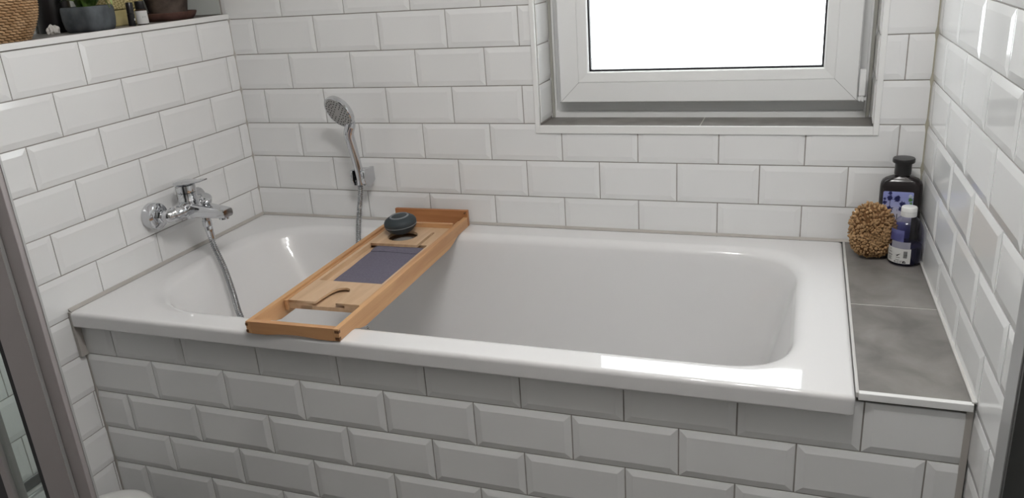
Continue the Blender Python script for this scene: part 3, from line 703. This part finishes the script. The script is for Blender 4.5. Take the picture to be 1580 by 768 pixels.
obj('triangle_mark', wrap(flat([[(-0.0042, -0.003), (0.0042, -0.003), (0.0028, 0.002), (0, 0.004), (-0.0028, 0.002)], [(-0.0006, 0.0), (0.0008, 0.0018), (0.002, 0.0002), (0.0008, -0.0012)]], 0.0003, 'triangle_mark'), math.radians(-97), 0.0130), M_INK, lb)

# natural sponge
M_SPG = mat('tan_sponge', (0.40, 0.245, 0.125), 0.95)
noise_color(M_SPG, (0.30, 0.17, 0.075), (0.50, 0.32, 0.165), 45, 4, lo=0.3, hi=0.7)
spg = thing('natural_sponge', 'tan natural sea sponge standing beside the bottles', 'sponge', (1.7385, -0.1040, RIM), (0, 0, 0.15))
def spr(d):
    """sponge surface along unit direction d (from its middle)"""
    a, b = 0.0495, 0.032
    zt = 0.068 if d.z > 0 else 0.060
    k = 1.0 / ((abs(d.x) / a) ** 2.6 + (abs(d.y) / b) ** 2.6 + (abs(d.z) / zt) ** 2.6) ** (1 / 2.6)
    k *= 1.0 - (0.12 * max(0, d.x) * max(0, d.z) * 2)
    return d * k
core = bmesh.new(); bmesh.ops.create_icosphere(core, subdivisions=4, radius=1.0)
for v in core.verts:
    d = v.co.normalized(); v.co = spr(d) * 0.93 + Vector((0, 0, 0.0605))
    v.co.z = max(v.co.z, 0.0008)
me = bpy.data.meshes.new('sponge_core'); core.to_mesh(me); core.free()
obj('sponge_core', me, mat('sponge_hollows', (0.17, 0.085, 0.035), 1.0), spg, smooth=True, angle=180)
tf = MB()
N = 820
for i in range(N):
    z = 1 - 2 * (i + 0.5) / N; ph = i * 2.399963
    rr_ = math.sqrt(1 - z * z); d = Vector((rr_ * math.cos(ph), rr_ * math.sin(ph), z))
    d = (d + Vector((random.uniform(-.05, .05), random.uniform(-.05, .05), random.uniform(-.05, .05)))).normalized()
    p = spr(d) * 0.93 + Vector((0, 0, 0.0605))
    nrm = Vector((d.x / 0.0535, d.y / 0.034, d.z / 0.066)).normalized()
    low = d.z < -0.25
    L = random.uniform(0.003, 0.0075) * (0.7 if low else 1.0); w = random.uniform(0.0021, 0.0037)
    if d.z > 0.2: L *= 1.35
    nrm = (nrm + Vector((random.uniform(-.35, .35), random.uniform(-.35, .35), random.uniform(-.2, .45)))).normalized()
    e = p + nrm * L
    if min(p.z, e.z) < w + 0.0005:
        p.z = max(p.z, w + 0.0008); e.z = max(e.z, w + 0.0008)
        if (e - p).length < 1e-4: continue
    tf.tube([p - nrm * 0.001, p + nrm * L * 0.55, e], [w, w * random.uniform(0.9, 1.25), w * 0.55], 6)
tfo = obj('sponge_tufts', tf, M_SPG, spg, smooth=True, angle=180); tfo['kind'] = 'stuff'

# ================================================================ things on the left ledge
LZ = LEDGE - 0.003
# woven basket
M_RAT = mat('rattan', (0.42, 0.255, 0.125), 0.6)
noise_color(M_RAT, (0.33, 0.185, 0.08), (0.55, 0.36, 0.20), 40, 4, lo=0.3, hi=0.7)
bk = thing('woven_basket', 'round tan woven rattan basket on the ledge', 'basket', (-0.125, -0.690, LZ))
def brad(z):
    t = z / 0.115
    return 0.098 + 0.036 * math.sin(min(1.0, max(0, t)) * PI * 0.62 + 0.12) - 0.02 * max(0, t - 0.75)
prof = [(0.0, 0.003)] + [(brad(z) - 0.004, z) for z in [0.002 + 0.113 * i / 14 for i in range(15)]] + [(0.085, 0.117), (0.083, 0.105)]
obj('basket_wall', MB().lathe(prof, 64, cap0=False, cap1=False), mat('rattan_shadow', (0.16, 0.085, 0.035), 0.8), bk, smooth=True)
wv = MB(); rows = 21; cols = 46
for j in range(rows):
    z = 0.0045 + 0.109 * j / (rows - 1)
    for i in range(cols):
        a = 2 * PI * (i + 0.34 * j) / cols
        da = 2 * PI / cols * 0.52
        P = []
        for (f, lift, dz) in ((-1, -0.0018, 0.0012), (-0.5, 0.0012, 0.0005), (0.4, 0.0018, -0.0004), (1, -0.0014, -0.0012)):
            r = brad(z) + lift; P.append((r * math.cos(a + da * f), r * math.sin(a + da * f), max(z + dz, 0.0032)))
        wv.tube(P, [0.0020, 0.0027, 0.0027, 0.0020], 5)
wo = obj('weave', wv, M_RAT, bk, smooth=True, angle=180); wo['kind'] = 'stuff'
obj('basket_rim', MB().tube([(0.092 * math.cos(2 * PI * k / 40), 0.092 * math.sin(2 * PI * k / 40), 0.1185) for k in range(41)], 0.0055, 8), M_RAT, bk, smooth=True)

# black box behind
dk = obj('black_canister', MB().lathe([(0.030, 0.0), (0.032, 0.002), (0.032, 0.125), (0.031, 0.128), (0.012, 0.130)], 32, frame(X_, Y_, Z_)), M_BLACK, smooth=True)
dk.location = (-0.212, -0.395, LZ); dk.scale = (1.3, 1.3, 1); tag(dk, 'tall black canister between the basket and the grey planter', 'canister')
# white shell figure
M_SHELL = mat('white_shell', (0.62, 0.60, 0.57), 0.6)
sh = bmesh.new(); bmesh.ops.create_icosphere(sh, subdivisions=4, radius=1.0)
from mathutils import noise as mn
for v in sh.verts:
    d = v.co.normalized()
    k = 1 + 0.35 * mn.noise(d * 2.3) + 0.12 * math.sin(9 * math.atan2(d.y, d.x))
    v.co = Vector((d.x * 0.020 * k, d.y * 0.022 * k, max(0.0, d.z * 0.017 * k + 0.011)))
me = bpy.data.meshes.new('white_shell'); sh.to_mesh(me); sh.free()
so_ = obj('white_shell', me, M_SHELL, smooth=True, angle=60); so_.location = (-0.152, -0.462, LZ); so_.scale = (0.62, 0.62, 0.75)
tag(so_, 'small white ridged shell beside the woven basket', 'shell')

# grey planter with a plant
M_PLANTER = mat('slate_planter', (0.075, 0.085, 0.095), 0.75)
noise_color(M_PLANTER, (0.06, 0.068, 0.075), (0.105, 0.118, 0.13), 30, 6, bump=0.1)
pl = thing('potted_plant', 'leafy green plant in a slate grey planter on the ledge', 'potted plant', (-0.090, -0.405, LZ), (0, 0, 0.15))
pl.scale = (0.78, 0.78, 0.95)
R_ = []
for (z, w, r) in ((0.0, 0.050, 0.018), (0.003, 0.054, 0.02), (0.012, 0.0585, 0.024), (0.030, 0.0612, 0.026), (0.052, 0.0615, 0.026), (0.060, 0.0600, 0.025), (0.062, 0.0585, 0.024), (0.0615, 0.056, 0.023), (0.050, 0.055, 0.022)):
    R_.append([(x, y, z) for x, y in rrect(-w, w, -w * 1.03, w * 1.03, r, 7)])
pt = obj('planter', MB().rings(R_), M_PLANTER, pl, smooth=True, angle=50)
obj('soil', MB().box(-0.045, 0.045, -0.045, 0.045, 0.0502, 0.055), mat('dark_soil', (0.02, 0.014, 0.009), 1.0), pl)
M_LEAFP = mat('pale_green_leaf', (0.36, 0.45, 0.17), 0.5)
M_LEAFD = mat('deep_green_leaf', (0.06, 0.13, 0.025), 0.45)
noise_color(M_LEAFD, (0.035, 0.085, 0.015), (0.13, 0.22, 0.04), 40, 3)
def blade(P, w, m, nm='leaf'):
    Q = spline(P, 6); mb = MB(); R_ = []; n = len(Q)
    for i, q in enumerate(Q):
        t = (Q[min(i + 1, n - 1)] - Q[max(i - 1, 0)]).normalized(); s = t.cross(Vector((0, 0, 1)))
        s = s.normalized() if s.length > 1e-3 else Vector((0, 1, 0)); f = i / (n - 1)
        ww_ = w * (math.sin(PI * min(1, 0.12 + f * 0.88)) ** 0.7 + 0.05); up = s.cross(t)
        R_.append([q - s * ww_, q - up * 0.0012, q + s * ww_, q + up * 0.0006])
    return obj(nm, mb.rings(R_), m, pl, smooth=True, angle=80)
# two pale blades that hang over the planter's front rim, others arch up
blade([(0.010, -0.010, 0.062), (0.032, -0.012, 0.125), (0.058, -0.006, 0.105), (0.0675, 0.012, 0.066), (0.069, 0.017, 0.054)], 0.0045, M_LEAFP)
blade([(0.010, 0.015, 0.062), (0.030, 0.036, 0.130), (0.055, 0.038, 0.110), (0.0672, 0.032, 0.072), (0.0685, 0.030, 0.058)], 0.0040, M_LEAFP)
blade([(0.0, 0.0, 0.062), (-0.01, -0.03, 0.14), (-0.02, -0.07, 0.17), (-0.03, -0.11, 0.15)], 0.006, M_LEAFP)
blade([(0.0, 0.01, 0.062), (0.0, 0.04, 0.15), (0.0, 0.08, 0.18), (0.01, 0.12, 0.165)], 0.006, M_LEAFP)
blade([(-0.01, 0.0, 0.062), (-0.03, 0.0, 0.16), (-0.07, 0.0, 0.2), (-0.10, 0.01, 0.18)], 0.006, M_LEAFD)
random.seed(3)
for k in range(70):
    a = random.uniform(0, 2 * PI); r0 = random.uniform(0.0, 0.03); r1 = random.uniform(0.030, 0.072); h = random.uniform(0.082, 0.125)
    x0, y0 = r0 * math.cos(a), r0 * math.sin(a); x1, y1 = r1 * math.cos(a), r1 * math.sin(a)
    blade([(x0, y0, 0.0615), ((x0 + x1) / 2, (y0 + y1) / 2, h), (x1, y1, h * 0.93), (x1 * 1.12, y1 * 1.12, max(h * 0.80, 0.078))], random.uniform(0.010, 0.017), M_LEAFD)

# yellow patterned box
M_YEL = mat('yellow_woven_card', (0.42, 0.36, 0.17), 0.8)
nt = M_YEL.node_tree; b = nt.nodes['Principled BSDF']
tcn = nt.nodes.new('ShaderNodeTexCoord'); mp = nt.nodes.new('ShaderNodeMapping'); mp.inputs['Rotation'].default_value = (0.5, 0.3, 0.0); mp.inputs['Scale'].default_value = (150, 150, 260)
ck = nt.nodes.new('ShaderNodeTexChecker'); ck.inputs['Scale'].default_value = 1.0
ck.inputs['Color1'].default_value = (0.50, 0.43, 0.22, 1); ck.inputs['Color2'].default_value = (0.27, 0.22, 0.09, 1)
nt.links.new(tcn.outputs['Object'], mp.inputs[0]); nt.links.new(mp.outputs[0], ck.inputs[0]); nt.links.new(ck.outputs[0], b.inputs['Base Color'])
yb = thing('yellow_box', 'yellow patterned box with a lid behind the small white bottle', 'box', (-0.175, -0.235, LZ), (0, 0, 0.05))
obj('box_body', MB().box(-0.040, 0.040, -0.065, 0.065, 0, 0.0400), noise_color(mat('plain_yellow_card', (0.4, 0.34, 0.16), 0.8), (0.36, 0.30, 0.13), (0.47, 0.40, 0.20), 30, 5), yb, bevel=0.003)
obj('box_lid', MB().box(-0.042, 0.042, -0.067, 0.067, 0.0415, 0.115), M_YEL, yb, bevel=0.003)
# small black tube
tb = thing('black_tube', 'slim black tube leaning next to the small white bottle', 'tube', (-0.068, -0.294, LZ), (math.radians(-4), 0, 0))
obj('tube_body', MB().lathe([(0.0086, 0.0006), (0.0090, 0.002), (0.0090, 0.030), (0.0082, 0.0305)], 24), M_BLACK, tb, smooth=True)
obj('tube_cap', MB().lathe([(0.0082, 0.0305), (0.0088, 0.031), (0.0088, 0.057), (0.0080, 0.0585), (0.003, 0.059)], 24), M_BLACK, tb, smooth=True)
obj('printed_mark', MB().box(0.0088, 0.0093, 0.000, 0.0035, 0.014, 0.019), mat('white_print', (0.7, 0.7, 0.7), 0.5), tb)
# small bottle
sb = thing('dropper_bottle', 'small bottle with a white label and black cap on the ledge', 'bottle', (-0.066, -0.258, LZ))
RS = 0.0150
obj('glass_body', MB().lathe([(RS - .002, 0.0), (RS - .0006, 0.001), (RS - .0006, 0.036), (RS - .003, 0.0395), (0.0095, 0.041)], 32), mat('dark_brown_glass', (0.03, 0.015, 0.008), 0.1), sb, smooth=True)
lbl = obj('label', MB().lathe([(RS - .0005, 0.003), (RS, 0.003), (RS, 0.0355), (RS - .0005, 0.0355)], 40, cap0=False, cap1=False), mat('white_label', (0.68, 0.68, 0.67), 0.5), sb, smooth=True)
def wrap2(me, ang, z, r):
    for v in me.vertices:
        a = ang + v.co.x / r; zz = z + v.co.y; v.co = (r * math.cos(a), r * math.sin(a), zz)
    return me
obj('small_print', wrap2(flat([[(-0.004, -0.0007), (0.0035, -0.0007), (0.0035, 0.0008), (-0.004, 0.0008)]], 0.0003, 'small_print'), math.radians(-25), 0.020, RS + 0.0003), M_INKG, lbl)
obj('cap', MB().lathe([(0.0115, 0.0395), (0.0118, 0.040), (0.0112, 0.058), (0.0108, 0.0595), (0.004, 0.060)], 28), M_BLACK, sb, smooth=True)

# terracotta pot on a saucer
M_TERRA = mat('dark_terracotta', (0.085, 0.055, 0.045), 0.8)
noise_color(M_TERRA, (0.045, 0.030, 0.024), (0.15, 0.115, 0.095), 22, 8, lo=0.4, hi=0.75, bump=0.1)
M_SAUCER = mat('brown_saucer', (0.095, 0.045, 0.036), 0.7)
noise_color(M_SAUCER, (0.07, 0.033, 0.026), (0.13, 0.065, 0.052), 30, 6)
sa = thing('terracotta_pot', 'dark weathered terracotta pot on a saucer at the ledge end', 'plant pot', (-0.118, -0.100, LZ))
sa.scale = (1.12, 1.12, 1.0)
obj('saucer', MB().lathe([(0.052, 0.0), (0.056, 0.001), (0.063, 0.011), (0.066, 0.018), (0.0665, 0.021), (0.0645, 0.022), (0.060, 0.016), (0.052, 0.007), (0.001, 0.006)], 48), M_SAUCER, sa, smooth=True, angle=50)
obj('pot', MB().lathe([(0.040, 0.0065), (0.043, 0.007), (0.058, 0.105), (0.062, 0.106), (0.064, 0.130), (0.060, 0.131), (0.056, 0.108), (0.05, 0.106), (0.002, 0.107)], 48), M_TERRA, sa, smooth=True, angle=50)

# ================================================================ low things beside the left wall
M_BINW = mat('white_bin_plastic', (0.74, 0.74, 0.72), 0.3)
bn = thing('white_bin', 'white round lidded bin on the floor between left wall and tub', 'bin', (0.150, -0.905, 0.0))
bn.scale = (1.0, 1.0, 1.07)
obj('bin_body', MB().lathe([(0.080, 0.0), (0.084, 0.003), (0.092, 0.150)], 48), M_BINW, bn, smooth=True)
obj('bin_lid', MB().lathe([(0.095, 0.151), (0.0965, 0.153), (0.0965, 0.162), (0.093, 0.168), (0.080, 0.174), (0.050, 0.179), (0.002, 0.181)], 48), M_BINW, bn, smooth=True, angle=50)
hd = thing('wall_holder', 'small chrome bar holder on the left wall behind the shower glass', 'holder', (0.0, -0.975, H0 - 0.410))
obj('back_plate', MB().box(0.0055, 0.010, -0.060, 0.060, -0.012, 0.012), mat('dull_dark_metal', (0.10, 0.105, 0.105), 0.4, 0.7), hd, bevel=0.002)
obj('bar', MB().tube([(0.010, -0.052, 0), (0.045, -0.052, 0), (0.050, -0.047, 0), (0.050, 0.047, 0), (0.045, 0.052, 0), (0.010, 0.052, 0)], 0.0045, 12), M_CHROME, hd, smooth=True)

# ================================================================ shower enclosure frame (left) and wall profile (right)
YP = -1.2
se = thing('shower_screen', 'grey aluminium shower screen post with greenish glass at the left edge', 'shower screen', (0.47, YP, 0.0))
HH = 1.98
obj('wide_post', MB().box(-0.049, 0.010, -0.006, 0.008, 0, HH), M_ALU, se, bevel=0.0012)
obj('narrow_post', MB().box(0.012, 0.0405, 0.000, 0.012, 0, HH), M_ALU, se, bevel=0.0012)
obj('edge_strip', MB().box(0.0100, 0.0120, -0.0055, 0.000, 0, HH), M_ALULIGHT, se)
obj('edge_strip', MB().box(0.0405, 0.0420, 0.0085, 0.012, 0, HH), M_ALULIGHT, se)
obj('edge_strip', MB().box(-0.0560, -0.0490, 0.000, 0.008, 0, HH), mat('mid_grey_aluminium', (0.30, 0.29, 0.285), 0.4, 0.6), se)
obj('gasket', MB().box(-0.066, -0.0560, 0.000, 0.010, 0, HH), M_GASKET, se)
obj('glass_pane', MB().box(-0.140, -0.066, 0.004, 0.007, 0.01, HH - 0.01), M_SHGLASS, se)
obj('side_post', MB().box(-0.155, -0.140, -0.004, 0.020, 0, HH), M_ALU, se, bevel=0.001)
obj('dark_panel', MB().box(-0.40, -0.155, 0.000, 0.016, 0, HH), mat('dark_panel', (0.018, 0.018, 0.02), 0.35), se)
obj('top_rail', MB().box(-0.40, 0.0425, -0.006, 0.020, HH, HH + 0.03), M_ALU, se)

wp = thing('wall_profile', 'grey metal shower wall profile at the right edge', 'wall profile', (1.80, -1.12, 0.0))
obj('channel', MB().box(-0.001, 0.055, -0.022, 0.018, 0, HH), mat('grey_channel', (0.36, 0.36, 0.36), 0.4, 0.3), wp, bevel=0.001)
obj('shaded_front', MB().box(0.0005, 0.054, -0.030, -0.022, 0, HH), M_SHADEDALU, wp)  # shade on the profile's camera-side face, painted as a dark slab

# ================================================================ ceiling lamp
lp = thing('ceiling_spotlight', 'white three-bulb ceiling spotlight bar', 'lamp', (1.42, -1.24, CEIL))
obj('base_bar', MB().box(-0.24, 0.24, -0.035, 0.035, -0.025, 0.0), M_PVC, lp, bevel=0.004)
M_BULB = bpy.data.materials.new('lit_bulb'); M_BULB.use_nodes = True
b = M_BULB.node_tree.nodes['Principled BSDF']; b.inputs['Emission Color'].default_value = (*BULB_COLOR, 1); b.inputs['Emission Strength'].default_value = 40.0
for k in (-1, 0, 1):
    x = 0.17 * k
    hd_ = obj('lamp_head', MB().lathe([(0.012, -0.025), (0.030, -0.035), (0.036, -0.085), (0.034, -0.085), (0.028, -0.04), (0.002, -0.04)], 28, at(Matrix(), x, 0, 0)), M_PVC, lp, smooth=True)
    obj('bulb', MB().lathe([(0.003, -0.048), (0.030, -0.058), (0.031, -0.078), (0.022, -0.084), (0.002, -0.086)], 24, at(Matrix(), x, 0, 0)), M_BULB, hd_, smooth=True)
    ld = bpy.data.lights.new('bulb_light', 'POINT'); ld.energy = BULB_POWER; ld.color = BULB_COLOR; ld.shadow_soft_size = 0.035
    lo = bpy.data.objects.new('bulb_light', ld); COL.objects.link(lo); lo.parent = lp; lo.location = (x, 0, -0.135)
